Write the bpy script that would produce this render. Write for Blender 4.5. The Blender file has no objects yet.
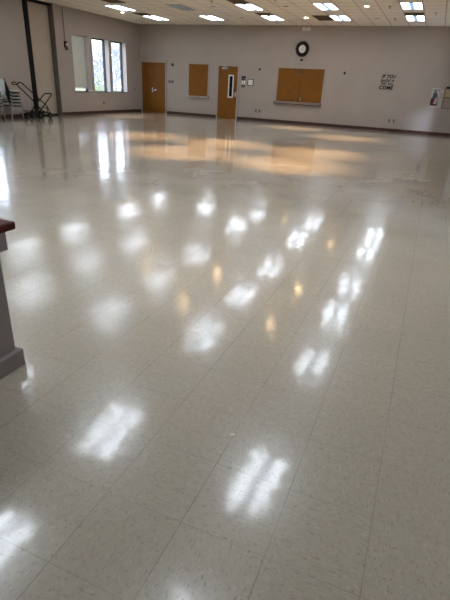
import bpy, bmesh, math, random
from mathutils import Vector, Matrix
random.seed(7)
PI = math.pi
S = bpy.context.scene
C = S.collection

# ------------------------------------------------------------------ camera
CAM_H = 1.379
D, L, H = 20.73, -13.19, 3.68          # back wall Y, left wall X, ceiling height
RX, FY = 2.3, -4.5                     # right wall X, wall behind the viewer
pitch, roll, yaw = 0.4374, -0.0545, 0.3796
F = Vector((-math.sin(yaw)*math.cos(pitch), math.cos(yaw)*math.cos(pitch), -math.sin(pitch)))
R0 = Vector((math.cos(yaw), math.sin(yaw), 0)); U0 = R0.cross(F)
cr, sr = math.cos(roll), math.sin(roll)
Rx = R0*cr - U0*sr; Uy = R0*sr + U0*cr
cam = bpy.data.cameras.new('camera'); co = bpy.data.objects.new('camera', cam); C.objects.link(co)
m = Matrix((Rx, Uy, -F)).transposed().to_4x4(); m.translation = (0, 0, CAM_H)
co.matrix_world = m
cam.sensor_fit = 'VERTICAL'; cam.sensor_height = 36; cam.lens = 459.4/600*36
cam.clip_start = 0.05; cam.clip_end = 300
S.camera = co

# ------------------------------------------------------------------ world, exposure
w = bpy.data.worlds.new('overcast sky'); S.world = w; w.use_nodes = True
nt = w.node_tree; bg = nt.nodes['Background']
tc = nt.nodes.new('ShaderNodeTexCoord'); nz = nt.nodes.new('ShaderNodeTexNoise'); nz.inputs['Scale'].default_value = 2.2
cr_ = nt.nodes.new('ShaderNodeValToRGB')
cr_.color_ramp.elements[0].position = .35; cr_.color_ramp.elements[0].color = (.62, .76, 1, 1)
cr_.color_ramp.elements[1].position = .65; cr_.color_ramp.elements[1].color = (.90, .95, 1, 1)
nt.links.new(tc.outputs['Generated'], nz.inputs['Vector']); nt.links.new(nz.outputs['Fac'], cr_.inputs['Fac'])
nt.links.new(cr_.outputs['Color'], bg.inputs['Color'])
SKY = 3.6
TROFFER = 11.5
CAN_W = 900
bg.inputs['Strength'].default_value = SKY
su = bpy.data.lights.new('hazy_sun', 'SUN'); su.energy = 2.2; su.angle = math.radians(7); su.color = (.55, .70, 1)
so = bpy.data.objects.new('hazy_sun', su); C.objects.link(so)
so.rotation_euler = Vector((-.775, .632, -.38)).to_track_quat('-Z', 'Y').to_euler()
S.view_settings.view_transform = 'Standard'; S.view_settings.look = 'None'
S.view_settings.gamma = 1; S.view_settings.use_curve_mapping = False
S.view_settings.exposure = 0.58
S.cycles.use_denoising = True; S.cycles.denoising_prefilter = 'ACCURATE'; S.cycles.denoising_quality = 'HIGH'; S.cycles.use_adaptive_sampling = False
S.cycles.max_bounces = 8; S.cycles.diffuse_bounces = 4; S.cycles.glossy_bounces = 4
S.cycles.transparent_max_bounces = 16
S.cycles.sample_clamp_indirect = 6.0
S.cycles.caustics_reflective = False

# ------------------------------------------------------------------ materials
def mat(name, col, rough=.6, spec=.3, metal=0, var=0.0, vscale=8.0, bump=0.0, bscale=40.0, stretch=(1, 1, 1)):
    mt = bpy.data.materials.new(name); mt.use_nodes = True
    t = mt.node_tree; b = t.nodes['Principled BSDF']
    b.inputs['Roughness'].default_value = rough; b.inputs['Metallic'].default_value = metal
    b.inputs['Specular IOR Level'].default_value = spec
    g = t.nodes.new('ShaderNodeNewGeometry'); mp = t.nodes.new('ShaderNodeMapping'); mp.inputs['Scale'].default_value = stretch
    t.links.new(g.outputs['Position'], mp.inputs['Vector'])
    n = t.nodes.new('ShaderNodeTexNoise'); n.inputs['Scale'].default_value = vscale; n.inputs['Detail'].default_value = 4
    t.links.new(mp.outputs[0], n.inputs['Vector'])
    rp = t.nodes.new('ShaderNodeValToRGB'); rp.color_ramp.elements[0].position = .3; rp.color_ramp.elements[1].position = .7
    rp.color_ramp.elements[0].color = tuple(c*(1-var) for c in col)+(1,)
    rp.color_ramp.elements[1].color = tuple(min(1, c*(1+var)) for c in col)+(1,)
    t.links.new(n.outputs['Fac'], rp.inputs['Fac']); t.links.new(rp.outputs['Color'], b.inputs['Base Color'])
    if bump:
        n2 = t.nodes.new('ShaderNodeTexNoise'); n2.inputs['Scale'].default_value = bscale
        t.links.new(mp.outputs[0], n2.inputs['Vector'])
        bp = t.nodes.new('ShaderNodeBump'); bp.inputs['Strength'].default_value = bump; bp.inputs['Distance'].default_value = .01
        t.links.new(n2.outputs['Fac'], bp.inputs['Height']); t.links.new(bp.outputs[0], b.inputs['Normal'])
    return mt

def emit(name, col, s):
    mt = bpy.data.materials.new(name); mt.use_nodes = True; t = mt.node_tree
    t.nodes.clear(); e = t.nodes.new('ShaderNodeEmission'); o = t.nodes.new('ShaderNodeOutputMaterial')
    e.inputs['Color'].default_value = col+(1,); e.inputs['Strength'].default_value = s
    t.links.new(e.outputs[0], o.inputs[0]); return mt

def glass(name, refl=.07, tint=(1, 1, 1)):
    mt = bpy.data.materials.new(name); mt.use_nodes = True; t = mt.node_tree; t.nodes.clear()
    a = t.nodes.new('ShaderNodeBsdfTransparent'); a.inputs[0].default_value = tint+(1,)
    g = t.nodes.new('ShaderNodeBsdfGlossy'); g.inputs['Roughness'].default_value = .02
    x = t.nodes.new('ShaderNodeMixShader'); x.inputs[0].default_value = refl
    o = t.nodes.new('ShaderNodeOutputMaterial')
    t.links.new(a.outputs[0], x.inputs[1]); t.links.new(g.outputs[0], x.inputs[2]); t.links.new(x.outputs[0], o.inputs[0])
    return mt

M = {}
M['wall'] = mat('painted wall', (.365, .32, .285), .55, .25, var=.03, vscale=1.5, bump=.05, bscale=90)
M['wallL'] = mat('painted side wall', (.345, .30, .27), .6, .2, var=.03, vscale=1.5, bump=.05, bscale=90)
M['panel'] = mat('beige partition vinyl', (.42, .36, .29), .6, .2, var=.03, vscale=3, bump=.1, bscale=60)
M['reveal'] = mat('white painted reveal', (.62, .58, .60), .6, .2, var=.02)
M['base'] = mat('dark brown vinyl base', (.065, .028, .022), .35, .4, var=.15, vscale=5)
M['taupe'] = mat('dark taupe paint', (.14, .118, .105), .6, .3, var=.05)
M['black'] = mat('black paint', (.006, .005, .005), .6, .15, var=.1)
M['wood'] = mat('oak veneer', (.195, .078, .012), .45, .15, var=.16, vscale=5, stretch=(6, 6, .6))
M['frame'] = mat('beige painted steel frame', (.37, .32, .28), .5, .2, var=.03)
M['wsill'] = mat('dark slate window sill', (.10, .09, .09), .4, .3, var=.05)
M['sill'] = mat('grey laminate sill', (.20, .17, .165), .4, .3, var=.05)
M['metal'] = mat('brushed metal', (.55, .54, .52), .3, .5, 1, var=.08, vscale=30)
M['chrome'] = mat('worn chrome', (.35, .33, .31), .35, .5, 1, var=.08, vscale=30)
M['shell'] = mat('light grey moulded seat', (.46, .46, .43), .45, .3, var=.05)
M['grey'] = mat('grey plastic', (.22, .21, .20), .5, .3, var=.05)
M['dgrey'] = mat('dark grey plastic', (.05, .045, .045), .5, .3, var=.05)
M['white'] = mat('white plastic', (.66, .65, .62), .45, .3, var=.02)
M['paper'] = mat('printed paper', (.45, .44, .42), .8, .1, var=.02)
M['red'] = mat('dark red plastic', (.06, .014, .012), .4, .4, var=.05)
M['winframe'] = mat('dark bronze aluminium', (.035, .038, .045), .4, .4, var=.05)
M['blind'] = mat('off white blind slats', (.50, .50, .46), .5, .2, var=.03)
M['vent'] = mat('brown ceiling grille', (.20, .155, .11), .7, .1, var=.1)
M['scrap'] = mat('white paper scrap', (.8, .8, .78), .8, .1)
M['offlens'] = mat('unlit prismatic lens', (.34, .40, .50), .4, .3, var=.08, vscale=3)
M['fixture'] = mat('white enamelled steel', (.55, .52, .49), .4, .3, var=.02)
M['neckwall'] = mat('taupe painted woodwork', (.26, .215, .20), .5, .3, var=.03, bump=.04, bscale=60)
M['capwood'] = mat('dark cherry varnished wood', (.085, .014, .008), .5, .1, var=.3, vscale=6, stretch=(6, .8, 6))
M['bark'] = mat('bare bark', (.34, .36, .42), .9, .1, var=.2)
M['leaf'] = mat('yellow green leaves', (.30, .40, .10), .8, .1, var=.3, vscale=3)
M['lawn'] = mat('winter lawn', (.30, .30, .20), .95, .05, var=.2, vscale=1)
M['cork'] = mat('tan cork', (.40, .33, .22), .8, .1, var=.1, vscale=30)
M['cork2'] = mat('grey tan felt', (.33, .28, .24), .9, .1, var=.05)
M['pred'] = mat('dark red print', (.11, .022, .028), .8, .1)
M['pblue'] = mat('navy print', (.07, .075, .11), .8, .1)
M['pgrey'] = mat('grey print', (.20, .20, .21), .8, .1)
M['ppink'] = mat('pale pink print', (.42, .33, .35), .8, .1)
M['glass'] = glass('window glass')
M['dglass'] = mat('dark glass', (.01, .01, .012), .25, .15)
M['can'] = emit('warm lamp', (1, .66, .34), 45)

# lamp lens: two bright tubes seen through a prismatic lens, weaker between them
def lens_material(name, k):
    mt = bpy.data.materials.new(name); mt.use_nodes = True; t = mt.node_tree; t.nodes.clear()
    tc = t.nodes.new('ShaderNodeTexCoord'); sp = t.nodes.new('ShaderNodeSeparateXYZ'); t.links.new(tc.outputs['Object'], sp.inputs[0])
    ab = t.nodes.new('ShaderNodeMath'); ab.operation = 'ABSOLUTE'; t.links.new(sp.outputs['X'], ab.inputs[0])
    rp = t.nodes.new('ShaderNodeValToRGB'); cr = rp.color_ramp
    cr.elements[0].position = .0; cr.elements[0].color = (.03, .045, .065, 1)
    cr.elements[1].position = .30; cr.elements[1].color = (.07, .09, .13, 1)
    for ps, c in ((.05, (.045, .065, .10, 1)), (.085, (1, 1, 1, 1)), (.235, (1, 1, 1, 1))):
        e = cr.elements.new(ps); e.color = c
    t.links.new(ab.outputs[0], rp.inputs['Fac'])
    e = t.nodes.new('ShaderNodeEmission'); e.inputs['Strength'].default_value = TROFFER*k
    mx = t.nodes.new('ShaderNodeMix'); mx.data_type = 'RGBA'; mx.blend_type = 'MULTIPLY'; mx.inputs['Factor'].default_value = 1
    t.links.new(rp.outputs['Color'], mx.inputs['A']); mx.inputs['B'].default_value = (.84, .91, 1, 1)
    t.links.new(mx.outputs['Result'], e.inputs['Color'])
    o = t.nodes.new('ShaderNodeOutputMaterial'); t.links.new(e.outputs[0], o.inputs[0]); return mt
M['lens'] = lens_material('lit prismatic lens with new tubes', 1.0)
M['lens_mid'] = lens_material('lit prismatic lens with aged tubes', .55)  # output lowered to weaken the middle rows' reflections in the floor
M['lens_far'] = lens_material('lit prismatic lens with used tubes', .72)  # output lowered so the far rows and their reflections clip less

class NB:
    """tiny node helper"""
    def __init__(s, mt): s.t = mt.node_tree
    def n(s, k, **kw):
        x = s.t.nodes.new(k)
        for a, v in kw.items(): setattr(x, a, v)
        return x
    def l(s, a, b): s.t.links.new(a, b)
    def math(s, op, a, b=None, c=None):
        x = s.n('ShaderNodeMath', operation=op)
        for i, v in enumerate((a, b, c)):
            if v is None: continue
            if hasattr(v, 'links'): s.l(v, x.inputs[i])
            else: x.inputs[i].default_value = v
        return x.outputs[0]
    def vec(s, x, y, z=0.0):
        c = s.n('ShaderNodeCombineXYZ')
        for i, v in enumerate((x, y, z)):
            if hasattr(v, 'links'): s.l(v, c.inputs[i])
            else: c.inputs[i].default_value = v
        return c.outputs[0]

def floor_material():
    mt = bpy.data.materials.new('waxed vinyl composition tile'); mt.use_nodes = True; b = NB(mt); t = mt.node_tree
    P = t.nodes['Principled BSDF']
    g = b.n('ShaderNodeNewGeometry'); sp = b.n('ShaderNodeSeparateXYZ'); b.l(g.outputs['Position'], sp.inputs[0])
    T = .3048
    tx = b.math('DIVIDE', b.math('ADD', sp.outputs['X'], .2104+T*100), T)
    ty = b.math('DIVIDE', b.math('ADD', sp.outputs['Y'], -1.6029+T*100), T)
    fx, fy = b.math('FRACT', tx), b.math('FRACT', ty)
    ix, iy = b.math('FLOOR', tx), b.math('FLOOR', ty)
    wn = b.n('ShaderNodeTexWhiteNoise', noise_dimensions='2D'); b.l(b.vec(ix, iy), wn.inputs['Vector'])
    ws = b.n('ShaderNodeSeparateColor'); b.l(wn.outputs['Color'], ws.inputs[0])
    # seams
    def seam(f, wd):
        d = b.math('MINIMUM', f, b.math('SUBTRACT', 1.0, f))
        r = b.n('ShaderNodeMapRange'); b.l(d, r.inputs[0]); r.inputs[1].default_value = wd*.4; r.inputs[2].default_value = wd
        r.inputs[3].default_value = 1; r.inputs[4].default_value = 0; return r.outputs[0]
    sm = b.math('MAXIMUM', b.math('MULTIPLY', seam(fx, .009), .8), b.math('MULTIPLY', seam(fy, .007), .6))
    nm = b.n('ShaderNodeTexNoise'); nm.inputs['Scale'].default_value = 3; b.l(g.outputs['Position'], nm.inputs['Vector'])
    smr = b.n('ShaderNodeMapRange'); b.l(nm.outputs['Fac'], smr.inputs[0]); smr.inputs[1].default_value = .38; smr.inputs[2].default_value = .58
    smr.inputs[3].default_value = .35; smr.inputs[4].default_value = 1
    sm = b.math('MULTIPLY', sm, smr.outputs[0])
    # chips: elongated flecks whose grain turns a quarter on every other tile
    turn = b.math('GREATER_THAN', ws.outputs[0], .5)
    def fleck(sx, sy, lo, hi, off):
        a = b.n('ShaderNodeTexNoise'); a.inputs['Scale'].default_value = 1; a.inputs['Detail'].default_value = 2; a.inputs['Roughness'].default_value = .6
        X, Y = sp.outputs['X'], sp.outputs['Y']
        u = b.math('MULTIPLY_ADD', X, sx, off); v = b.math('MULTIPLY_ADD', Y, sy, off)
        u2 = b.math('MULTIPLY_ADD', X, sy, off); v2 = b.math('MULTIPLY_ADD', Y, sx, off)
        mx = b.n('ShaderNodeMix', data_type='VECTOR'); b.l(turn, mx.inputs['Factor'])
        b.l(b.vec(u, v), mx.inputs['A']); b.l(b.vec(u2, v2), mx.inputs['B']); b.l(mx.outputs['Result'], a.inputs['Vector'])
        r = b.n('ShaderNodeMapRange'); b.l(a.outputs['Fac'], r.inputs[0]); r.inputs[1].default_value = lo; r.inputs[2].default_value = hi
        return r.outputs[0]
    dark = fleck(120, 50, .59, .66, 3.1); pale = fleck(95, 50, .60, .72, 41.7); soft = fleck(40, 25, .3, .7, 11.3)
    def mix(fac, A, B, f=1.0):
        m_ = b.n('ShaderNodeMix', data_type='RGBA')
        if hasattr(fac, 'links'): b.l(b.math('MULTIPLY', fac, f), m_.inputs['Factor'])
        else: m_.inputs['Factor'].default_value = fac
        for k, v in (('A', A), ('B', B)):
            if hasattr(v, 'links'): b.l(v, m_.inputs[k])
            else: m_.inputs[k].default_value = v+(1,)
        return m_.outputs['Result']
    col = mix(soft, (.455, .41, .325), (.515, .47, .38))
    col = mix(pale, col, (.66, .61, .51), .7)
    col = mix(dark, col, (.20, .165, .125), .5)
    big = b.n('ShaderNodeTexNoise'); big.inputs['Scale'].default_value = .5; big.inputs['Detail'].default_value = 3; b.l(g.outputs['Position'], big.inputs['Vector'])
    col = mix(big.outputs['Fac'], col, (.44, .395, .315), .35)
    col = mix(ws.outputs[1], col, (.41, .37, .295), .18)
    col = mix(sm, col, (.12, .10, .08), .5)
    b.l(col, P.inputs['Base Color'])
    # wax: roughness with scuffs
    sc = b.n('ShaderNodeTexNoise'); sc.inputs['Scale'].default_value = 5; sc.inputs['Detail'].default_value = 6; sc.inputs['Roughness'].default_value = .7
    b.l(g.outputs['Position'], sc.inputs['Vector'])
    rr = b.n('ShaderNodeMapRange'); b.l(sc.outputs['Fac'], rr.inputs[0]); rr.inputs[1].default_value = .3; rr.inputs[2].default_value = .7
    rr.inputs[3].default_value = .06; rr.inputs[4].default_value = .13
    dv = b.n('ShaderNodeVectorMath', operation='DISTANCE'); b.l(g.outputs['Position'], dv.inputs[0]); dv.inputs[1].default_value = (-2.15, 2.55, 0)
    dm = b.n('ShaderNodeMapRange', interpolation_type='SMOOTHSTEP'); b.l(dv.outputs['Value'], dm.inputs[0]); dm.inputs[1].default_value = .55; dm.inputs[2].default_value = 1.35; dm.inputs[3].default_value = 1; dm.inputs[4].default_value = 0
    sn = b.n('ShaderNodeTexNoise'); sn.inputs['Scale'].default_value = 9; sn.inputs['Detail'].default_value = 5; b.l(g.outputs['Position'], sn.inputs['Vector'])
    dull = b.math('MULTIPLY', b.math('MULTIPLY', dm.outputs[0], sn.outputs['Fac']), .09)
    b.l(b.math('ADD', rr.outputs[0], dull), P.inputs['Coat Roughness']);  P.inputs['Coat IOR'].default_value = 1.5; P.inputs['Roughness'].default_value = .24; P.inputs['IOR'].default_value = 1.5
    P.inputs['Specular IOR Level'].default_value = .5
    cw = b.n('ShaderNodeTexNoise'); cw.inputs['Scale'].default_value = .9; cw.inputs['Detail'].default_value = 5; b.l(g.outputs['Position'], cw.inputs['Vector'])
    cwr = b.n('ShaderNodeMapRange'); b.l(cw.outputs['Fac'], cwr.inputs[0]); cwr.inputs[1].default_value = .38; cwr.inputs[2].default_value = .58; cwr.inputs[3].default_value = .72; cwr.inputs[4].default_value = 1
    b.l(cwr.outputs[0], P.inputs['Coat Weight'])
    # waviness: each tile lies with its own tiny tilt, plus slow undulation of wax and slab
    w1 = b.n('ShaderNodeTexNoise'); w1.inputs['Scale'].default_value = 2.3; w1.inputs['Detail'].default_value = 1.5; b.l(g.outputs['Position'], w1.inputs['Vector'])
    w2 = b.n('ShaderNodeTexNoise'); w2.inputs['Scale'].default_value = 18; w2.inputs['Detail'].default_value = 2; b.l(g.outputs['Position'], w2.inputs['Vector'])
    def cent(sock, amp):
        sb = b.n('ShaderNodeVectorMath', operation='SUBTRACT'); b.l(sock, sb.inputs[0]); sb.inputs[1].default_value = (.5, .5, .5)
        sc_ = b.n('ShaderNodeVectorMath', operation='MULTIPLY'); b.l(sb.outputs[0], sc_.inputs[0]); sc_.inputs[1].default_value = (amp, amp, 0); return sc_.outputs[0]
    def add(a, c):
        v = b.n('ShaderNodeVectorMath', operation='ADD'); b.l(a, v.inputs[0]); b.l(c, v.inputs[1]); return v.outputs[0]
    nrm = add(add(g.outputs['Normal'], cent(wn.outputs['Color'], .009)), add(cent(w1.outputs['Color'], .018), cent(w2.outputs['Color'], .034)))
    nn = b.n('ShaderNodeVectorMath', operation='NORMALIZE'); b.l(nrm, nn.inputs[0]); b.l(nn.outputs[0], P.inputs['Normal']); b.l(nn.outputs[0], P.inputs['Coat Normal'])
    return mt
M['floor'] = floor_material()

def ceiling_material():
    mt = bpy.data.materials.new('mineral fibre ceiling panels'); mt.use_nodes = True; b = NB(mt); P = mt.node_tree.nodes['Principled BSDF']
    g = b.n('ShaderNodeNewGeometry'); sp = b.n('ShaderNodeSeparateXYZ'); b.l(g.outputs['Position'], sp.inputs[0])
    tx = b.math('DIVIDE', b.math('ADD', sp.outputs['X'], .93+.6096*100), .6096)
    ty = b.math('DIVIDE', b.math('ADD', sp.outputs['Y'], -19.27+.6096*100), .6096)
    fx, fy = b.math('FRACT', tx), b.math('FRACT', ty)
    def seam(f, wd):
        d = b.math('MINIMUM', f, b.math('SUBTRACT', 1.0, f)); return b.math('LESS_THAN', d, wd)
    sm = b.math('MAXIMUM', seam(fx, .024), seam(fy, .024))
    wn = b.n('ShaderNodeTexWhiteNoise', noise_dimensions='2D'); b.l(b.vec(b.math('FLOOR', tx), b.math('FLOOR', ty)), wn.inputs['Vector'])
    n = b.n('ShaderNodeTexNoise'); n.inputs['Scale'].default_value = 60; b.l(g.outputs['Position'], n.inputs['Vector'])
    def mix(fac, A, B):
        m_ = b.n('ShaderNodeMix', data_type='RGBA'); b.l(fac, m_.inputs['Factor'])
        for k, v in (('A', A), ('B', B)):
            if hasattr(v, 'links'): b.l(v, m_.inputs[k])
            else: m_.inputs[k].default_value = v+(1,)
        return m_.outputs['Result']
    col = mix(wn.outputs['Value'], (.88, .82, .73), (.93, .87, .79))
    col = mix(b.math('MULTIPLY', n.outputs['Fac'], .25), col, (.50, .43, .37))
    col = mix(sm, col, (.50, .43, .37))
    b.l(col, P.inputs['Base Color']); P.inputs['Roughness'].default_value = .9; P.inputs['Specular IOR Level'].default_value = .1
    return mt
M['ceiling'] = ceiling_material()

# ------------------------------------------------------------------ mesh helpers
def B(): return bmesh.new()
def box(bm, x0, x1, y0, y1, z0, z1):
    if x0 > x1: x0, x1 = x1, x0
    if y0 > y1: y0, y1 = y1, y0
    if z0 > z1: z0, z1 = z1, z0
    v = [bm.verts.new(p) for p in ((x0,y0,z0),(x1,y0,z0),(x1,y1,z0),(x0,y1,z0),(x0,y0,z1),(x1,y0,z1),(x1,y1,z1),(x0,y1,z1))]
    for f in ((3,2,1,0),(4,5,6,7),(0,1,5,4),(1,2,6,5),(2,3,7,6),(3,0,4,7)): bm.faces.new([v[i] for i in f])
    return bm
def bevel(bm, r, seg=2):
    bmesh.ops.bevel(bm, geom=list(bm.edges), offset=r, segments=seg, affect='EDGES', profile=.5); return bm
def tube(bm, pts, r, seg=8, closed=False):
    """round tube along a polyline"""
    pts = [Vector(p) for p in pts]; rings = []; n = len(pts); prev = None
    for i, p in enumerate(pts):
        a = pts[i-1] if (i > 0 or closed) else p; c = pts[(i+1) % n] if (i < n-1 or closed) else p
        d = (c-a).normalized()
        if prev is None:
            up = Vector((0, 0, 1)) if abs(d.z) < .9 else Vector((1, 0, 0)); u = d.cross(up).normalized()
        else:
            u = (prev - d*prev.dot(d)).normalized()
        prev = u; v = d.cross(u)
        rr = r[i] if isinstance(r, (list, tuple)) else r
        rings.append([bm.verts.new(p + (u*math.cos(2*PI*k/seg)+v*math.sin(2*PI*k/seg))*rr) for k in range(seg)])
    rng = n if closed else n-1
    for i in range(rng):
        a, c = rings[i], rings[(i+1) % n]
        for k in range(seg): bm.faces.new((a[k], a[(k+1) % seg], c[(k+1) % seg], c[k]))
    if not closed:
        bm.faces.new(rings[0][::-1]); bm.faces.new(rings[-1])
    return bm
def disc(bm, c, axis, r, th, seg=20, r_in=0.0):
    """disc or ring: centre, axis ('x','y','z'), radius, thickness"""
    ax = {'x': (Vector((0,1,0)), Vector((0,0,1)), Vector((1,0,0))), 'y': (Vector((1,0,0)), Vector((0,0,1)), Vector((0,1,0))), 'z': (Vector((1,0,0)), Vector((0,1,0)), Vector((0,0,1)))}[axis]
    c = Vector(c); u, v, w_ = ax
    def ring(rad, o): return [bm.verts.new(c+(u*math.cos(2*PI*k/seg)+v*math.sin(2*PI*k/seg))*rad+w_*o) for k in range(seg)]
    a, b_ = ring(r, -th/2), ring(r, th/2)
    for k in range(seg): bm.faces.new((a[k], a[(k+1) % seg], b_[(k+1) % seg], b_[k]))
    if r_in > 0:
        e, f = ring(r_in, -th/2), ring(r_in, th/2)
        for k in range(seg):
            j = (k+1) % seg
            bm.faces.new((e[k], f[k], f[j], e[j])); bm.faces.new((a[k], e[k], e[j], a[j])); bm.faces.new((b_[k], b_[j], f[j], f[k]))
    else:
        bm.faces.new(a[::-1]); bm.faces.new(b_)
    return bm
def obj(name, bm, m, parent=None, loc=None, smooth=False):
    """links bm as one mesh object; loc (world) becomes its origin"""
    bmesh.ops.recalc_face_normals(bm, faces=bm.faces)
    if loc is not None: bmesh.ops.translate(bm, verts=bm.verts, vec=-Vector(loc))
    me = bpy.data.meshes.new(name); bm.to_mesh(me); bm.free()
    me.materials.append(M[m] if isinstance(m, str) else m)
    if smooth:
        for p in me.polygons: p.use_smooth = True
    o = bpy.data.objects.new(name, me); C.objects.link(o)
    if parent: o.parent = parent
    if loc is not None: o.location = loc
    return o
def pobj(name, bm, m, parent, smooth=False):
    """a part given in WORLD coordinates under a parent Empty placed by location only"""
    bmesh.ops.translate(bm, verts=bm.verts, vec=-Vector(parent.location)); 
    q = parent.parent
    while q: bmesh.ops.translate(bm, verts=bm.verts, vec=-Vector(q.location)); q = q.parent
    return obj(name, bm, m, parent, smooth=smooth)
def tag(o, label, cat, group=None, kind=None):
    o['label'] = label; o['category'] = cat
    if group: o['group'] = group
    if kind: o['kind'] = kind
    return o
def thing(name, label, cat, loc=(0, 0, 0), group=None):
    o = bpy.data.objects.new(name, None); o.empty_display_size = .1; C.objects.link(o); o.location = loc
    return tag(o, label, cat, group)
def struct(name, bm, m, label=None, loc=None):
    o = obj(name, bm, m, loc=loc); o['kind'] = 'structure'
    if label: o['label'] = label; o['category'] = name.split('_')[0]
    return o
def structE(name, label, cat, loc):
    o = thing(name, label, cat, loc); o['kind'] = 'structure'; return o
def dup(root, loc, label, group=None):
    r = root.copy(); C.objects.link(r); r.location = loc; r['label'] = label
    if group: r['group'] = group
    for ch in list(root.children):
        c = ch.copy(); C.objects.link(c); c.parent = r
        for g in ch.children:
            d = g.copy(); C.objects.link(d); d.parent = c
    return r

# ------------------------------------------------------------------ shell
struct('floor', box(B(), L-.6, RX+.3, FY-.2, D+.2, -.1, 0), 'floor', 'glossy waxed beige speckled tile floor of the hall')
struct('ceiling', box(B(), L-.6, RX+.3, FY-.2, D+.2, H, H+.1), 'ceiling', 'suspended ceiling of beige fibre panels in a grid')
struct('wall_back', box(B(), L-.6, RX+.3, D, D+.2, 0, H), 'wall', 'long beige painted wall at the far end of the hall')
struct('wall_front', box(B(), L-.6, RX+.3, FY-.2, FY, 0, H), 'wall', 'beige painted wall behind the viewer')
TH = .30
WZ0, WZ1 = .83, 2.84
wins = [(15.99, 17.04), (17.21, 18.30), (18.49, 19.57), (8.75, 9.83), (10.02, 11.10), (11.27, 12.35)]
cuts = sorted(wins)
RC0, RC1 = 13.78, 15.13                       # recess that holds the folded partition
bm = B(); y = FY
for a, b_ in cuts:
    if y < RC0 < a:
        box(bm, L-TH, L, y, RC0, 0, H); box(bm, L-TH, L-.22, RC0, RC1, 0, H); box(bm, L-TH, L, RC1, a, 0, H)
    else: box(bm, L-TH, L, y, a, 0, H)
    box(bm, L-TH, L, a, b_, 0, WZ0); box(bm, L-TH, L, a, b_, WZ1, H); y = b_
box(bm, L-TH, L, y, D, 0, H)
struct('wall_left', bm, 'wallL', 'beige painted side wall with three tall narrow windows')
# right wall with two unseen glazed door openings, added to admit daylight patches
bm = B()
dr = [(3.6, 5.3), (18.1, 19.5)]; y = FY
for a, b_ in dr:
    box(bm, RX, RX+.2, y, a, 0, H); box(bm, RX, RX+.2, a, b_, 2.3, H); y = b_
box(bm, RX, RX+.2, y, D, 0, H)
struct('wall_right', bm, 'wall', 'beige painted wall on the right hand side')
for k, (a, b_) in enumerate(dr):
    e = structE('door_%d' % (k+3), ['glazed exterior door on the right hand wall near the viewer', 'glazed exterior door on the right hand wall near the far end'][k], 'door', (RX, a, 0))
    bm = B()
    for q in ((a, a+.06, 0, 2.3), (b_-.06, b_, 0, 2.3), (a+.06, b_-.06, 2.24, 2.3), (a+.06, b_-.06, 0, .09), ((a+b_)/2-.03, (a+b_)/2+.03, .09, 2.24)): box(bm, RX+.05, RX+.11, *q)
    pobj('door_frame', bm, 'winframe', e)
    pobj('pane', box(B(), RX+.075, RX+.082, a+.06, (a+b_)/2-.03, .09, 2.24), 'glass', e); pobj('pane', box(B(), RX+.075, RX+.082, (a+b_)/2+.03, b_-.06, .09, 2.24), 'glass', e)
struct('wall_end', box(B(), .98, 1.10, 19.85, D, 0, H), 'wall', 'short partition wall standing out from the far wall')  # out-of-view stub added to cut off the daylight on the far wall
bm = B()
for x0, x1 in ((-11.78, -9.20), (-8.17, .98), (1.10, RX)): box(bm, x0, x1, D-.015, D, 0, .115)
struct('baseboard_back', bm, 'base', 'dark brown base strip along the far wall')
bm = B()
for y0, y1 in ((FY, RC0-.08), (RC1, D-.015)): box(bm, L, L+.015, y0, y1, 0, .115)
struct('baseboard_left', bm, 'base', 'dark brown base strip along the window wall')
# ground and trees outside
struct('ground', box(B(), -70, L-.62, -30, 90, -.5, -.35), 'lawn', 'winter lawn outside the windows')

# windows
for i, (y0, y1) in enumerate(wins):
    lab = ['left window of the three, closed off by a lowered blind', 'middle window of the three with bare trees outside', 'right window of the three, nearest the room corner',
           'tall window far down the side wall', 'middle tall window down the side wall', 'tall window before the folded partition'][i]
    e = structE('window_%d' % (i+1), lab, 'window', (L, (y0+y1)/2, WZ0))
    xo = L-TH
    bm = B(); f = .05
    for a in ((y0, y0+f, WZ0, WZ1), (y1-f, y1, WZ0, WZ1), (y0+f, y1-f, WZ0, WZ0+f), (y0+f, y1-f, WZ1-f, WZ1)): box(bm, xo-.0, xo+.09, *a)
    pobj('window_frame', bm, 'winframe', e)
    pobj('pane', box(B(), xo+.03, xo+.036, y0+f, y1-f, WZ0+f, WZ1-f), 'glass', e)
    pobj('window_sill', box(B(), xo+.09, L+.025, y0+.001, y1-.001, WZ0-.0, WZ0+.022), 'wsill', e)
    bm = B(); box(bm, xo+.09, L-.001, y1-.006, y1-.0005, WZ0+.022, WZ1-.001); pobj('reveal', bm, 'reveal', e)
# closed mini blind in window 1
y0, y1 = wins[0]
t = thing('window_blind', 'closed off-white slatted blind hanging in the leftmost window', 'blind', (L-.195, (y0+y1)/2, WZ0+.1))
bm = B(); z = WZ0+.16
while z < WZ1-.06:
    v = [bm.verts.new(p) for p in ((L-.204, y0+.02, z), (L-.204, y1-.02, z), (L-.188, y1-.02, z+.03), (L-.188, y0+.02, z+.03))]
    bm.faces.new(v); z += .03
ob = pobj('slat_panel', bm, 'blind', t); sd = ob.modifiers.new('thick', 'SOLIDIFY'); sd.thickness = .0012
pobj('head_rail', box(B(), L-.208, L-.175, y0+.012, y1-.012, WZ1-.045, WZ1-.005), 'blind', t)
pobj('bottom_rail', box(B(), L-.206, L-.184, y0+.02, y1-.02, WZ0+.125, WZ0+.15), 'blind', t)
pobj('cord', tube(B(), [(L-.170, y0+.12, WZ1-.05), (L-.170, y0+.12, WZ0+.6)], .003, 5), 'blind', t)

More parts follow.
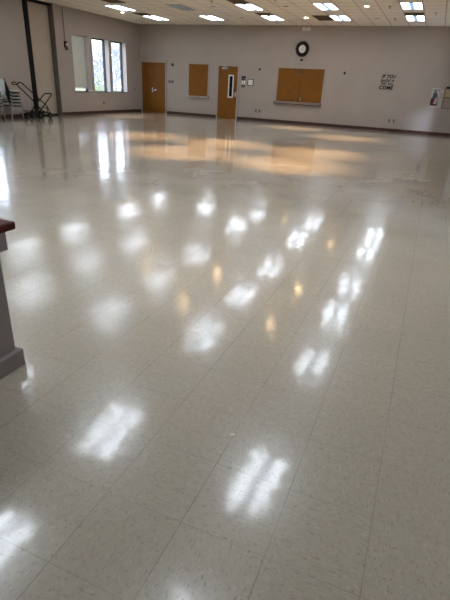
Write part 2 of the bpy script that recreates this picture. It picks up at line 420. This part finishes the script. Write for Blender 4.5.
# folded partition in its recess
t = thing('folding_partition', 'beige folded room divider standing in its wall recess beside a black post', 'room divider', (L-.1, 14.4, 0))
bm = B(); n = 2; ys = [RC0+.13+(RC1-.02-RC0-.13)*k/n for k in range(n+1)]
for k in range(n): box(bm, L-.218, L-.200, ys[k]+.0005, ys[k+1]-.0005, .06, H-.08)
pobj('panel', bm, 'panel', t)
pobj('sweep_strip', box(B(), L-.218, L-.195, RC0+.13, RC1-.02, 0.0, .058), 'black', t)
pobj('track', box(B(), L-.219, L-.10, RC0+.13, RC1-.02, H-.075, H-.001), 'black', t)
pobj('edge_seal', box(B(), L-.199, L-.190, RC1-.032, RC1-.022, .0, H-.08), 'black', t)
bm = B(); box(bm, L-.20, L+.05, RC0-.10, RC0+.115, 0, H-.001)
bm2 = bm
struct('trim_1', B() and box(B(), L+.001, L+.045, RC0-.08, RC0+.10, 0, H-.002), 'black', 'black full height post at the partition recess')
bm.free()
struct('trim_2', box(B(), L-.218, L+.004, RC1-.018, RC1-.001, 0, H-.002), 'taupe', 'dark taupe side lining of the partition recess')
struct('trim_3', box(B(), L-.218, L+.0, RC0+.001, RC0+.125, 0, H-.002), 'black', 'black side lining of the partition recess')

# ------------------------------------------------------------------ doors on the back wall
def boxes(lst):
    bm = B()
    for a in lst: box(bm, *a)
    return bm
e = structE('door_1', 'double oak veneered doors in the far left corner', 'door', (-12.48, D, 0))
pobj('door_frame', boxes([(-13.17, -13.10, D-.05, D, 0, 2.25), (-11.84, -11.77, D-.05, D, 0, 2.25), (-13.10, -11.84, D-.05, D, 2.16, 2.25)]), 'frame', e)
for x0, x1, k in ((-13.10, -12.475, 0), (-12.465, -11.84, 1)):
    lf = pobj('door_leaf', box(B(), x0, x1, D-.03, D-.001, .01, 2.155), 'wood', e)
    kx = -12.53 if k == 0 else -12.37
    bm = B(); disc(bm, (kx, D-.035, 1.0), 'y', .045 if k else .02, .012)
    if k: tube(bm, [(kx, D-.03, 1.0), (kx, D-.09, 1.0)], .014); disc(bm, (kx, D-.1, 1.0), 'y', .034, .03)
    else: box(bm, kx-.02, kx+.02, D-.05, D-.03, .9, 1.1)
    pobj('door_knob' if k else 'flush_plate', bm, 'metal', lf)
e = structE('door_2', 'single oak door with a narrow vision pane and closer', 'door', (-8.69, D, 0))
pobj('door_frame', boxes([(-9.20, -9.145, D-.05, D, 0, 2.19), (-8.235, -8.175, D-.05, D, 0, 2.19), (-9.145, -8.235, D-.05, D, 2.125, 2.19)]), 'frame', e)
lf = pobj('door_leaf', box(B(), -9.14, -8.24, D-.03, D-.001, .01, 2.12), 'wood', e)
pobj('vision_frame', boxes([(-8.66, -8.61, D-.042, D-.03, .87, 1.79), (-8.46, -8.41, D-.042, D-.03, .87, 1.79), (-8.61, -8.46, D-.042, D-.03, 1.74, 1.79), (-8.61, -8.46, D-.042, D-.03, .87, .92)]), 'white', lf)
pobj('vision_pane', box(B(), -8.61, -8.46, D-.034, D-.0305, .92, 1.74), 'dglass', lf)
bm = boxes([(-8.98, -8.71, D-.09, D-.03, 2.0, 2.075)]); tube(bm, [(-8.9, D-.09, 2.085), (-8.75, D-.22, 2.10), (-8.62, D-.055, 2.15)], .012)
pobj('door_closer', bm, 'metal', lf)
bm = boxes([(-8.33, -8.27, D-.038, D-.03, .92, 1.12)]); tube(bm, [(-8.30, D-.035, 1.0), (-8.30, D-.09, 1.0), (-8.42, D-.09, 1.0)], .011)
pobj('door_lever', bm, 'metal', lf)
lk = boxes([(-8.345, -8.265, D-.045, D-.03, 1.14, 1.22)]); pobj('lock_plate', lk, 'dgrey', lf)

# serving shutters
t = thing('serving_hatch', 'small oak shuttered hatch between the two doors', 'serving hatch', (-10.14, D, .74))
pobj('hatch_frame', boxes([(-10.69, -10.62, D-.03, D, .76, 2.23), (-9.67, -9.61, D-.03, D, .76, 2.23), (-10.62, -9.67, D-.03, D, 2.16, 2.23)]), 'frame', t)
pobj('shutter', box(B(), -10.615, -9.675, D-.028, D-.001, .86, 2.155), 'wood', t)
pobj('sill', box(B(), -10.69, -9.59, D-.10, D, .775, .855), 'frame', t)
bm = boxes([(-9.98, -9.76, D-.115, D-.1, .80, .84)]); pobj('sill_bracket', bm, 'metal', t)
t = thing('serving_hatch', 'wide oak hatch with two shutters below the wreath clock', 'serving hatch', (-5.43, D, .77))
pobj('hatch_frame', boxes([(-6.46, -6.40, D-.03, D, .86, 2.22), (-4.46, -4.40, D-.03, D, .86, 2.22), (-6.40, -4.46, D-.03, D, 2.14, 2.22)]), 'frame', t)
for x0, x1 in ((-6.395, -5.442), (-5.428, -4.465)):
    s_ = pobj('shutter', box(B(), x0, x1, D-.028, D-.001, .875, 2.135), 'wood', t)
    ix = x1-.085 if x0 < -6 else x0+.085
    pobj('latch', box(B(), ix-.045, ix+.045, D-.04, D-.028, 1.98, 2.06), 'dgrey', s_)
    bm = B(); tube(bm, [(ix, D-.028, .93), (ix, D-.06, .94), (ix, D-.06, 1.04), (ix, D-.028, 1.05)], .009); pobj('pull_handle', bm, 'metal', s_)
pobj('centre_strip', box(B(), -5.441, -5.429, D-.026, D-.001, .875, 2.135), 'black', t)
pobj('sill', box(B(), -6.50, -4.43, D-.12, D, .785, .872), 'sill', t)
pobj('sill_edge', box(B(), -6.50, -4.43, D-.115, D, .765, .785), 'black', t)

# wreath clock
cx, cz = -5.48, 2.85
t = thing('wall_clock', 'round wall clock framed by a dark scalloped wreath', 'clock', (cx, D, cz))
bm = B()
for k in range(18):
    a = 2*PI*k/18
    for j, (rr, sz) in enumerate(((.235, .052), (.19, .04))):
        a2 = a+(j*.14); c = Vector((cx+rr*math.cos(a2), D-.035-.01*(k % 2), cz+rr*math.sin(a2)*1.03))
        mm = Matrix.Translation(c) @ Matrix.Rotation(-a2, 4, 'Y') @ Matrix.Diagonal((1.15, .6, .72, 1))
        bmesh.ops.create_icosphere(bm, subdivisions=2, radius=sz, matrix=mm)
disc(bm, (cx, D-.03, cz), 'y', .245, .04, 32, .155)
pobj('wreath', bm, 'black', t)
pobj('clock_face', disc(B(), (cx, D-.026, cz), 'y', .155, .03, 32), 'white', t)
pobj('clock_rim', disc(B(), (cx, D-.045, cz), 'y', .162, .012, 32, .148), 'dgrey', t)
bm = B(); tube(bm, [(cx-.005, D-.045, cz-.05), (cx+.03, D-.045, cz+.07)], .006, 6); pobj('hour_hand', bm, 'grey', t)
bm = B(); tube(bm, [(cx, D-.048, cz), (cx+.005, D-.048, cz-.11)], .004, 6); pobj('minute_hand', bm, 'grey', t)
for k in range(12):
    a = PI/6*k; c = (cx+.13*math.cos(a), cz+.13*math.sin(a)); pobj('hour_mark', box(B(), c[0]-.005, c[0]+.005, D-.043, D-.041, c[1]-.005, c[1]+.005), 'dgrey', t)

# small wall devices
def device(name, label, cat, x, z, wd, ht, m, dp=.02, inner=None, group=None):
    t = thing(name, label, cat, (x, D, z), group)
    pobj('housing', bevel(box(B(), x-wd/2, x+wd/2, D-dp, D, z-ht/2, z+ht/2), min(.004, dp/3)), m, t)
    for n_, xx, zz, w_, h_, m_ in (inner or []):
        pobj(n_, box(B(), x+xx-w_/2, x+xx+w_/2, D-dp-.004, D-dp+.001, z+zz-h_/2, z+zz+h_/2), m_, t)
    return t
device('wall_sensor', 'small dark sensor high on the wall right of the double doors', 'sensor', -11.47, 2.09, .09, .11, 'dgrey', .05, [('lens', 0, -.02, .03, .03, 'black')])
device('switch_plate', 'grey wall plate with two dark switches beside the double doors', 'light switch', -11.56, 1.39, .28, .13, 'grey', .02, [('switch', -.07, 0, .05, .08, 'dgrey'), ('switch', .07, 0, .05, .08, 'dgrey')])
device('wall_sensor', 'small dark knob on the wall between the oak door and the wide hatch', 'sensor', -7.25, 2.05, .07, .09, 'dgrey', .04, [('lens', 0, 0, .03, .03, 'black')])
device('wall_sensor', 'small dark knob on the wall between the wide hatch and the lettering', 'sensor', -3.65, 2.04, .08, .10, 'dgrey', .04, [('lens', 0, 0, .03, .03, 'black')])
device('wall_sensor', 'tiny black box just under the wreath clock', 'sensor', -5.47, 2.455, .10, .07, 'black', .04, [('lens', 0, 0, .03, .02, 'dgrey')])
for lab, x in (('left outlet of the pair below the framed notice', -7.29), ('right outlet of the pair below the framed notice', -7.12), ('left outlet of the pair below the wall lettering', -1.62), ('right outlet of the pair below the wall lettering', -1.45)):
    device('wall_outlet', lab, 'outlet', x, .41, .075, .12, 'grey', .012, [('socket', 0, .028, .035, .03, 'black'), ('socket', 0, -.028, .035, .03, 'black')], 'outlets low on the far wall')
t = thing('emergency_light', 'white oval emergency light high above the wreath clock', 'emergency light', (-5.39, D, 3.54))
pobj('housing', bevel(box(B(), -5.56, -5.22, D-.09, D, 3.49, 3.59), .02), 'white', t)
pobj('lamp_head', disc(B(), (-5.50, D-.10, 3.56), 'y', .05, .05, 16), 'white', t)
pobj('lamp_head', disc(B(), (-5.28, D-.10, 3.56), 'y', .05, .05, 16), 'white', t)
# signs by the door
device('room_sign', 'black sign plate, topmost of the signs beside the oak door', 'sign', -7.96, 1.72, .19, .085, 'black', .012, [('text_strip', 0, 0, .13, .012, 'grey')])
device('room_sign', 'thin black sign plate directly under the topmost sign', 'sign', -7.97, 1.63, .17, .06, 'black', .012, [('text_strip', 0, 0, .11, .010, 'grey')])
t = device('symbol_sign', 'white square sign with a dark symbol beside the oak door', 'sign', -7.96, 1.51, .16, .14, 'scrap', .010)
bm = B(); disc(bm, (-7.97, D-.012, 1.545), 'y', .016, .006, 12); tube(bm, [(-7.97, D-.012, 1.53), (-7.965, D-.012, 1.49), (-7.93, D-.012, 1.485), (-7.92, D-.012, 1.46)], .008, 6)
disc(bm, (-7.972, D-.012, 1.482), 'y', .034, .006, 18, .024); pobj('symbol', bm, 'black', t)
device('name_plate', 'grey plate, lowest of the signs beside the oak door', 'sign', -7.965, 1.37, .17, .10, 'dgrey', .012, [('text_strip', 0, .015, .12, .012, 'grey'), ('text_strip', 0, -.015, .12, .012, 'grey')])
t = thing('framed_notice', 'white notice in a square black frame right of the door signs', 'notice', (-7.63, D, 1.53))
pobj('sheet', box(B(), -7.735, -7.525, D-.012, D-.001, 1.425, 1.635), 'scrap', t)
pobj('picture_frame', boxes([(-7.76, -7.735, D-.02, D, 1.40, 1.66), (-7.525, -7.50, D-.02, D, 1.40, 1.66), (-7.735, -7.525, D-.02, D, 1.635, 1.66), (-7.735, -7.525, D-.02, D, 1.40, 1.425)]), 'black', t)
pobj('printed_text', boxes([(-7.69, -7.57, D-.0135, D-.0118, 1.585-.03*k, 1.592-.03*k) for k in range(5)]), 'pgrey', t)

# wall lettering
def text_mesh(s, width, height, weight=0.0, shear=0.0):
    cu = bpy.data.curves.new('letters', 'FONT'); cu.body = s; cu.extrude = .003; cu.offset = weight; cu.shear = shear; cu.resolution_u = 3; cu.space_character = 1.12
    o = bpy.data.objects.new('letters', cu); C.objects.link(o); bpy.context.view_layer.update()
    me = bpy.data.meshes.new_from_object(o.evaluated_get(bpy.context.evaluated_depsgraph_get()))
    C.objects.unlink(o); bpy.data.objects.remove(o)
    xs = [v.co.x for v in me.vertices]; ys = [v.co.y for v in me.vertices]
    sx = width/(max(xs)-min(xs)); sy = height/(max(ys)-min(ys))
    for v in me.vertices:
        x, y_, z_ = v.co; v.co = ((x-min(xs))*sx, z_-.0, (y_-min(ys))*sy)
    return me
t = thing('wall_lettering', 'black wall lettering reading IF YOU build it THEY WILL COME', 'lettering', (-2.22, D-.004, 1.53))
for s, x, z, wd, ht, wt, sh in (('IF YOU', .03, .40, .52, .125, .034, .15), ('build it', .0, .262, .52, .11, .02, .35), ('THEY WILL', .02, .15, .49, .09, .022, .0), ('COME', -.02, -.01, .53, .14, .038, .08)):
    me = text_mesh(s, wd, ht, wt, sh); me.name = 'lettering_line'; me.materials.clear(); me.materials.append(M['black'])
    o = bpy.data.objects.new('lettering_line', me); C.objects.link(o); o.parent = t; o.location = (x, 0, z)

# posters and notice board at the right
t = thing('poster', 'white poster with a figure in navy, pink and dark red', 'poster', (-.14, D, 1.03))
pobj('sheet', box(B(), -.28, .02, D-.006, D-.001, .98, 1.67), 'paper', t)
def poly(pts, y_=D-.009, th=.003):
    bm = B(); a = [bm.verts.new((x, y_, z)) for x, z in pts]; b_ = [bm.verts.new((x, y_+th, z)) for x, z in pts]; n = len(pts)
    bm.faces.new(a); bm.faces.new(b_[::-1])
    for i in range(n): bm.faces.new((a[i], b_[i], b_[(i+1) % n], a[(i+1) % n]))
    return bm
pobj('printed_ground', poly([(-.26, 1.05), (0, 1.05), (0, 1.34), (-.10, 1.40), (-.26, 1.30)]), 'pred', t)
pobj('printed_coat', poly([(-.23, 1.29), (-.07, 1.27), (-.04, 1.40), (-.10, 1.52), (-.20, 1.50)], D-.011), 'pblue', t)
pobj('printed_head', disc(B(), (-.15, D-.010, 1.56), 'y', .06, .006, 14), 'pgrey', t)
pobj('printed_dress', poly([(-.15, 1.12), (-.04, 1.10), (-.01, 1.25), (-.04, 1.37), (-.11, 1.30)], D-.013), 'ppink', t)
pobj('printed_heading', boxes([(-.06, .0, D-.009, D-.006, 1.56, 1.62)]), 'pgrey', t)
t = thing('paper_notice', 'narrow pale paper notice pinned between poster and notice board', 'notice', (.08, D, 1.05))
pobj('sheet', box(B(), .035, .15, D-.005, D-.001, .99, 1.62), 'paper', t)
pobj('printed_block', boxes([(.05, .135, D-.008, D-.005, 1.30, 1.50)]), 'ppink', t)
t = thing('notice_board', 'tan notice board with dark rails at the right edge of the far wall', 'notice board', (.5, D, .98))
pobj('upper_panel', box(B(), .20, .93, D-.02, D-.001, 1.37, 1.64), 'cork', t)
pobj('lower_panel', box(B(), .20, .93, D-.02, D-.001, 1.00, 1.33), 'cork2', t)
pobj('frame_rail', boxes([(.17, .2, D-.035, D-.001, .97, 1.66), (.20, .93, D-.035, D-.001, .97, 1.0), (.20, .93, D-.035, D-.001, 1.33, 1.37)]), 'taupe', t)
pobj('top_shelf', boxes([(.2, .93, D-.10, D-.001, 1.66, 1.72)]), 'black', t)

# side wall devices
t = thing('fire_alarm', 'dark red alarm device under a vertical conduit on the window wall', 'alarm', (L, 15.62, 2.42))
pobj('housing', bevel(box(B(), L, L+.06, 15.55, 15.68, 2.34, 2.56), .006), 'red', t)
pobj('strobe', box(B(), L+.06, L+.085, 15.59, 15.66, 2.40, 2.48), 'white', t)
pobj('conduit', tube(B(), [(L+.02, 15.60, 2.56), (L+.02, 15.60, H-.001)], .013, 8), 'grey', t)
pobj('horn_mount', box(B(), L, L+.05, 15.60, 15.72, 2.27, 2.33), 'dgrey', t)
def side_dev(name, label, cat, y, z, wd, ht, inner):
    t = thing(name, label, cat, (L, y, z)); pobj('housing', bevel(box(B(), L, L+.014, y-wd/2, y+wd/2, z-ht/2, z+ht/2), .003), 'grey', t)
    for n_, zz, m_ in inner: pobj(n_, box(B(), L+.013, L+.018, y-.018, y+.018, z+zz-.015, z+zz+.015), m_, t)
side_dev('wall_outlet', 'outlet on the window wall below the middle window', 'outlet', 17.76, .43, .09, .13, [('socket', .028, 'black'), ('socket', -.028, 'black')])
side_dev('switch_plate', 'small switch plate between the windows and the room corner', 'light switch', 20.17, 1.0, .08, .12, [('switch', 0, 'dgrey')])

# ------------------------------------------------------------------ ceiling fixtures
cols = [-11.08, -8.62, -6.17, -3.70, -1.235]
rows = [2.22, 4.75, 8.12, 10.42, 12.80, 16.22, 18.66]
rown = ['second', 'first', 'third', 'fourth', 'fifth', 'sixth', 'seventh']
rowl = ['the row nearest the viewer', 'the second row from the viewer', 'the third row from the viewer', 'the fourth row from the viewer', 'the fifth row from the viewer', 'the row one before the far wall', 'the row nearest the far wall']
coll = ['leftmost', 'second from left', 'middle one', 'second from right', 'rightmost']
def troffer(label, lensm):
    t = thing('ceiling_light', label, 'ceiling light', (0, 0, H), 'recessed ceiling lights')
    bm = B(); hx, hy = .298, .603
    for a in ((-hx, -hx+.022, -hy, hy), (hx-.022, hx, -hy, hy), (-hx+.022, hx-.022, -hy, -hy+.022), (-hx+.022, hx-.022, hy-.022, hy)): box(bm, *a, -.012, -.001)
    obj('fixture_frame', bm, 'fixture', t)
    obj('diffuser', box(B(), -hx+.022, hx-.022, -hy+.022, hy-.022, -.008, -.002), lensm, t)
    return t
protos = {}
for j, y in enumerate(rows):
    for i, x in enumerate(cols):
        if j < 2 and i < 2: continue
        off = (i == 1 and j == 5)
        lab = ('unlit bluish ceiling light, %s in %s' if off else 'lit ceiling light, %s in %s') % (coll[i], rowl[j])
        if off:
            t = troffer(lab, 'offlens'); t.location = (x, y, H)
        else:
            kind = 'lens' if j < 2 else 'lens_mid' if j < 5 else 'lens_far'
            if kind not in protos:
                protos[kind] = troffer(lab, kind); protos[kind].location = (x, y, H)
            else: dup(protos[kind], (x, y, H), lab)
# brown return grilles
def grille(label, x0, x1, y0, y1):
    cx_, cy_ = (x0+x1)/2, (y0+y1)/2
    t = thing('ceiling_grille', label, 'ceiling vent', (cx_, cy_, H), 'brown ceiling grilles')
    bm = boxes([(x0, x1, y0, y1, H-.004, H-.001)]); pobj('backing', bm, 'vent', t)
    f = .018; pobj('grille_frame', boxes([(x0, x0+f, y0, y1, H-.012, H-.004), (x1-f, x1, y0, y1, H-.012, H-.004), (x0+f, x1-f, y0, y0+f, H-.012, H-.004), (x0+f, x1-f, y1-f, y1, H-.012, H-.004)]), 'vent', t)
    bm = B(); y_ = y0+.04
    while y_ < y1-.03: box(bm, x0+f, x1-f, y_, y_+.006, H-.012, H-.004); y_ += .05
    pobj('louvre', bm, 'vent', t)
grille('large brown grille left of a lit light near the far wall', -4.58, -4.0, 18.06, 19.25)
grille('short brown grille before the rightmost light of the far row', -1.52, -.95, 17.46, 18.04)
grille('short brown grille before the third light of the far row', -6.44, -5.88, 17.42, 18.04)
grille('short brown grille before the leftmost light of the far row', -11.36, -10.80, 17.35, 18.04)
grille('brown grille before the third light of the next to last row', -6.44, -5.88, 14.9, 15.58)
grille('brown grille near the leftmost light of the next to last row', -10.75, -10.15, 14.55, 15.2)

# recessed can lights, lit and unlit
def can(label, x, y, on, k):
    t = thing('downlight', label, 'downlight', (x, y, H), 'recessed round downlights')
    pobj('trim_ring', disc(B(), (x, y, H-.006), 'z', .105, .010, 24, .075), 'fixture', t)
    pobj('lamp', disc(B(), (x, y, H-.004), 'z', .073, .005, 20), 'can' if on else 'grey', t)
    if on:
        ld = bpy.data.lights.new('downlight_beam', 'SPOT'); ld.energy = CAN_W*k; ld.color = (1, .64, .36)
        ld.spot_size = math.radians(46); ld.spot_blend = 1.0; ld.shadow_soft_size = .05
        lo = bpy.data.objects.new('downlight_beam', ld); C.objects.link(lo); lo.parent = t; lo.location = (0, 0, -.02)
for x, y, k, lab in ((-2.50, 9.28, 1.0, 'lit warm downlight, nearest of the right hand pair'), (-4.87, 9.30, 1.0, 'lit warm downlight left of the nearest one'),
                  (-2.45, 11.45, 1.0, 'lit warm downlight behind the nearest one'), (-4.90, 11.55, 1.0, 'lit warm downlight, middle of the second row'), (-7.20, 11.42, .8, 'lit warm downlight, leftmost of the second row'),
                  (-4.90, 18.55, .8, 'lit warm downlight before the wreath clock'), (-2.49, 16.20, .8, 'lit warm downlight between two lit ceiling lights at the right'), (-11.70, 17.23, .5, 'lit warm downlight near the window wall')):
    can(lab, x, y, True, k)
for x, y, lab in ((-4.94, 16.12, 'unlit downlight in the row one before the far wall'), (-7.38, 16.05, 'unlit downlight beside the unlit ceiling light'), (-2.48, 18.73, 'unlit downlight right of the large brown grille'), (-7.35, 18.6, 'unlit downlight before the oak door')):
    can(lab, x, y, False, 0)
for x, y, lab in ((-1.84, 16.28, 'small sprinkler head left of the right hand lit light'), (-1.89, 18.72, 'small sprinkler head near the far wall'), (-.61, 17.52, 'small sprinkler head at the far right'), (-4.9, 14.9, 'small sprinkler head in the middle of the ceiling'), (-7.0, 15.1, 'small sprinkler head left of the middle of the ceiling')):
    t = thing('sprinkler_head', lab, 'sprinkler', (x, y, H), 'ceiling sprinkler heads')
    pobj('escutcheon', disc(B(), (x, y, H-.004), 'z', .05, .006, 16), 'grey', t)
    bm = B(); tube(bm, [(x, y, H-.005), (x, y, H-.05)], .012, 8); disc(bm, (x, y, H-.055), 'z', .025, .004, 12); pobj('nozzle', bm, 'grey', t)

# ------------------------------------------------------------------ half wall at the left foreground
t = thing('half_wall', 'taupe half wall end with a dark cherry wood cap at the left edge', 'half wall', (-1.80, 1.0, 0))
Y0 = -2.2
pobj('body', box(B(), -1.93, -1.735, Y0, 1.475, .02, .73), 'neckwall', t)
bm = B(); box(bm, -1.955, -1.705, Y0, 1.50, 0, .095)
pobj('base_trim', bevel(bm, .006), 'neckwall', t)
bm = B(); box(bm, -1.955, -1.712, Y0, 1.51, .625, .727)
pobj('neck_trim', bevel(bm, .006), 'neckwall', t)
bm = B(); box(bm, -1.995, -1.668, Y0, 1.535, .727, .765)
pobj('cap', bevel(bm, .010, 3), 'capwood', t)

# ------------------------------------------------------------------ stacked chairs by the window wall
def make_chair():
    t = thing('stacking_chair', '', 'chair', (0, 0, 0), 'stacked grey chairs')
    # seat: shallow moulded shell facing +Y
    bm = B(); nx, ny = 8, 8; g = []
    for j in range(ny+1):
        row = []
        for i in range(nx+1):
            u, v = i/nx*2-1, j/ny*2-1
            rr = 1-.06*(abs(u)**4)*(abs(v)**4)
            z = .015*(u*u) - .03*max(0, v)**3 + .012*abs(v) - .01
            row.append(bm.verts.new((u*.22*rr, v*.215*rr, z)))
        g.append(row)
    for j in range(ny):
        for i in range(nx): bm.faces.new((g[j][i], g[j][i+1], g[j+1][i+1], g[j+1][i]))
    o = obj('seat', bm, 'shell', t, smooth=True); o.location = (0, 0, .45); md = o.modifiers.new('t', 'SOLIDIFY'); md.thickness = .048
    # backrest: curved shell on a black tube frame
    bm = B(); g = []
    for j in range(6):
        row = []
        for i in range(9):
            u = i/8*2-1; v = j/5
            row.append(bm.verts.new((u*.21*(1-.1*v*v), -.27-.05*v+.03*u*u, .61+.19*v)))
        g.append(row)
    for j in range(5):
        for i in range(8): bm.faces.new((g[j][i], g[j][i+1], g[j+1][i+1], g[j+1][i]))
    o = obj('backrest', bm, 'shell', t, smooth=True); md = o.modifiers.new('t', 'SOLIDIFY'); md.thickness = .012
    for s in (-1, 1):
        bm = B(); tube(bm, [(s*.235, .2, .415), (s*.235, -.14, .42), (s*.235, -.2, .44), (s*.225, -.245, .52), (s*.215, -.275, .62), (s*.20, -.33, .82)], .018, 8)
        obj('side_frame', bm, 'black', t, smooth=True)
        obj('leg', tube(B(), [(s*.235, .15, .41), (s*.25, .25, .0)], .011, 8), 'chrome', t, smooth=True)
        obj('leg', tube(B(), [(s*.235, -.13, .41), (s*.25, -.26, .0)], .011, 8), 'chrome', t, smooth=True)
    return t
ch0 = make_chair(); first = True
for sx, sy, nm in ((-12.83, 12.30, 'right hand stack'), (-12.83, 11.52, 'left hand stack')):
    for k in range(5):
        lab = ['bottom grey chair', 'second grey chair from the floor', 'middle grey chair', 'fourth grey chair from the floor', 'topmost grey chair'][k]+' of the '+nm+' beside the cart'
        p_ = (sx, sy+k*.004, k*.098)
        if first: ch0.location = p_; ch0['label'] = lab; first = False
        else: dup(ch0, p_, lab)

# ------------------------------------------------------------------ black chair cart
t = thing('chair_cart', 'black tubular two wheeled cart with long handles beside the grey chair stacks', 'cart', (-12.75, 13.5, 0))
def P2(y, z, x): return (x, y, z)
XN, XF = -12.60, -12.90
# long handle frame leaning towards the chairs
bm = B()
tube(bm, [(XF, 13.70, .18), (XF, 13.66, .30), (XF, 13.55, .42), (XF, 13.25, .66), (XF, 12.74, 1.04), (XF+.1, 12.68, 1.07), (XN-.08, 12.62, 1.12), (XN, 12.66, 1.11), (XN, 13.06, .83), (XN, 13.62, .45), (XN, 13.71, .38), (XN, 13.73, .30), (XN, 13.66, .17)], .018, 10)
pobj('handle_frame', bm, 'black', t, True)
pobj('grip', tube(B(), [(XF, 12.72, 1.05), (XF+.05, 12.60, 1.05), (XF+.08, 12.50, 1.05), (XF+.1, 12.43, 1.08), (XF+.1, 12.48, 1.12), (XF+.1, 12.58, 1.12), (XF+.05, 12.70, 1.07)], .018, 8), 'black', t, True)
# short frame leaning the other way
bm = B()
tube(bm, [(XF, 13.22, .20), (XF, 13.50, .43), (XF, 13.93, .76), (XF+.03, 13.97, .785), (XN-.03, 14.0, .80), (XN, 13.97, .76), (XN, 13.60, .45), (XN, 13.25, .18)], .018, 10)
pobj('stop_frame', bm, 'black', t, True)
pobj('cross_bar', tube(B(), [(XF, 13.36, .36), (XN, 13.38, .36)], .016, 8), 'black', t, True)
pobj('brace', tube(B(), [(XN, 13.15, .42), (XN, 13.38, .30), (XN, 13.75, .14)], .015, 8), 'black', t, True)
pobj('brace', tube(B(), [(XN, 13.55, .36), (XN, 13.76, .30), (XN, 13.80, .14)], .015, 8), 'black', t, True)
bm = B(); tube(bm, [(XF, 12.90, .24), (XF, 13.85, .19)], .016, 8); tube(bm, [(XN, 12.80, .20), (XN, 13.85, .17)], .016, 8)
for yy in (12.98, 13.25, 13.55): tube(bm, [(XF, yy, .19), (XN, yy, .19)], .014, 8)
box(bm, XF-.01, XN+.01, 12.72, 12.98, .165, .18)
pobj('bed', bm, 'black', t)
def wheel(x, y, r):
    bm = B(); disc(bm, (x, y, r), 'x', r, .045, 24, r*.55)
    w_ = pobj('wheel', bm, 'black', t); bm = B(); disc(bm, (x, y, r), 'x', r*.54, .03, 16); pobj('hub', bm, 'dgrey', w_)
for x in (XN+.04, XF-.04):
    wheel(x, 13.30, .105); wheel(x, 13.76, .095); wheel(x, 12.98, .075)
pobj('axle', tube(B(), [(XF-.05, 13.30, .105), (XN+.05, 13.30, .105)], .009, 8), 'dgrey', t)

# ------------------------------------------------------------------ trees and shrub outside the windows
def tree(x, y, h, seed):
    rnd = random.Random(seed); bm = B()
    def grow(p, d, ln, r, depth):
        pts = [p]; rad = [r]; q = p.copy(); dd = d.copy()
        for s_ in range(3):
            dd = (dd + Vector((rnd.uniform(-.16, .16), rnd.uniform(-.16, .16), rnd.uniform(-.05, .08)))).normalized()
            q = q + dd*ln/3; pts.append(q.copy()); rad.append(r*(1-.12*(s_+1)))
        tube(bm, pts, rad, 5 if depth > 2 else 3)
        if depth == 0: return
        for k in range(4):
            a = rnd.uniform(0, 2*PI); sp_ = rnd.uniform(.4, 1.1)
            side = Vector((math.cos(a), math.sin(a), rnd.uniform(-.35, .35)))
            nd = (dd + side*sp_).normalized(); st = pts[rnd.choice((1, 2, 3, 3))]
            grow(st.copy(), nd, ln*rnd.uniform(.68, .86), max(r*.62, .007), depth-1)
    grow(Vector((x, y, -.35)), Vector((0, 0, 1)), h*.19, h*.010, 5)
    return bm
for i, (x, y, h) in enumerate(((-21.2, 21.6, 6.5), (-19.5, 26.6, 6.5), (-22.5, 30.4, 7.5), (-19.0, 37.5, 8.5), (-24.5, 34.0, 8), (-28.0, 39.5, 9), (-17.8, 15.5, 6), (-24, 16.5, 7))):
    o = obj('bare_tree', tree(x, y, h, 30+i), 'bark', loc=(x, y, -.35))
    tag(o, 'leafless branching tree seen outside through the windows', 'tree', 'bare trees outside the windows')
bm = B(); rnd = random.Random(3)
for k in range(900):
    a, b_, r = rnd.uniform(0, 2*PI), rnd.uniform(0, 1), rnd.uniform(.5, 1)
    c = Vector((-18.2+.9*r*math.cos(a)*math.sqrt(1-b_*b_), 24.0+.9*r*math.sin(a)*math.sqrt(1-b_*b_), -.35+1.9*b_*r))
    u = Vector((rnd.gauss(0, 1), rnd.gauss(0, 1), rnd.gauss(0, 1))).normalized(); v = u.orthogonal().normalized(); wv = u.cross(v)
    bm.faces.new([bm.verts.new(c+v*.05), bm.verts.new(c+wv*.03), bm.verts.new(c-v*.05), bm.verts.new(c-wv*.03)])
bm2 = B(); 
for k in range(7): tube(bm2, [(-18.2, 24, -.35), (-18.2+rnd.uniform(-.5, .5), 24+rnd.uniform(-.5, .5), 1.1)], .02, 5)
t = thing('shrub', 'yellow green shrub outside the middle window', 'shrub', (-18.2, 24.0, -.35))
pobj('foliage', bm, 'leaf', t); pobj('stem', bm2, 'bark', t)

# two paper scraps on the floor
for lab, x, y, rz in (('tiny white paper scrap on the floor, the farther of two', -.52, 1.48, .6), ('tiny white paper scrap on the floor, the nearer of two', -.46, 1.30, .2)):
    bm = box(B(), -.009, .009, -.005, .005, 0, .002); bm.verts.ensure_lookup_table(); bm.verts[4].co.x += .004; bm.verts[6].co.z += .002
    o = obj('paper_scrap', bm, 'scrap'); o.location = (x, y, .0005); o.rotation_euler = (0, 0, rz); tag(o, lab, 'litter')
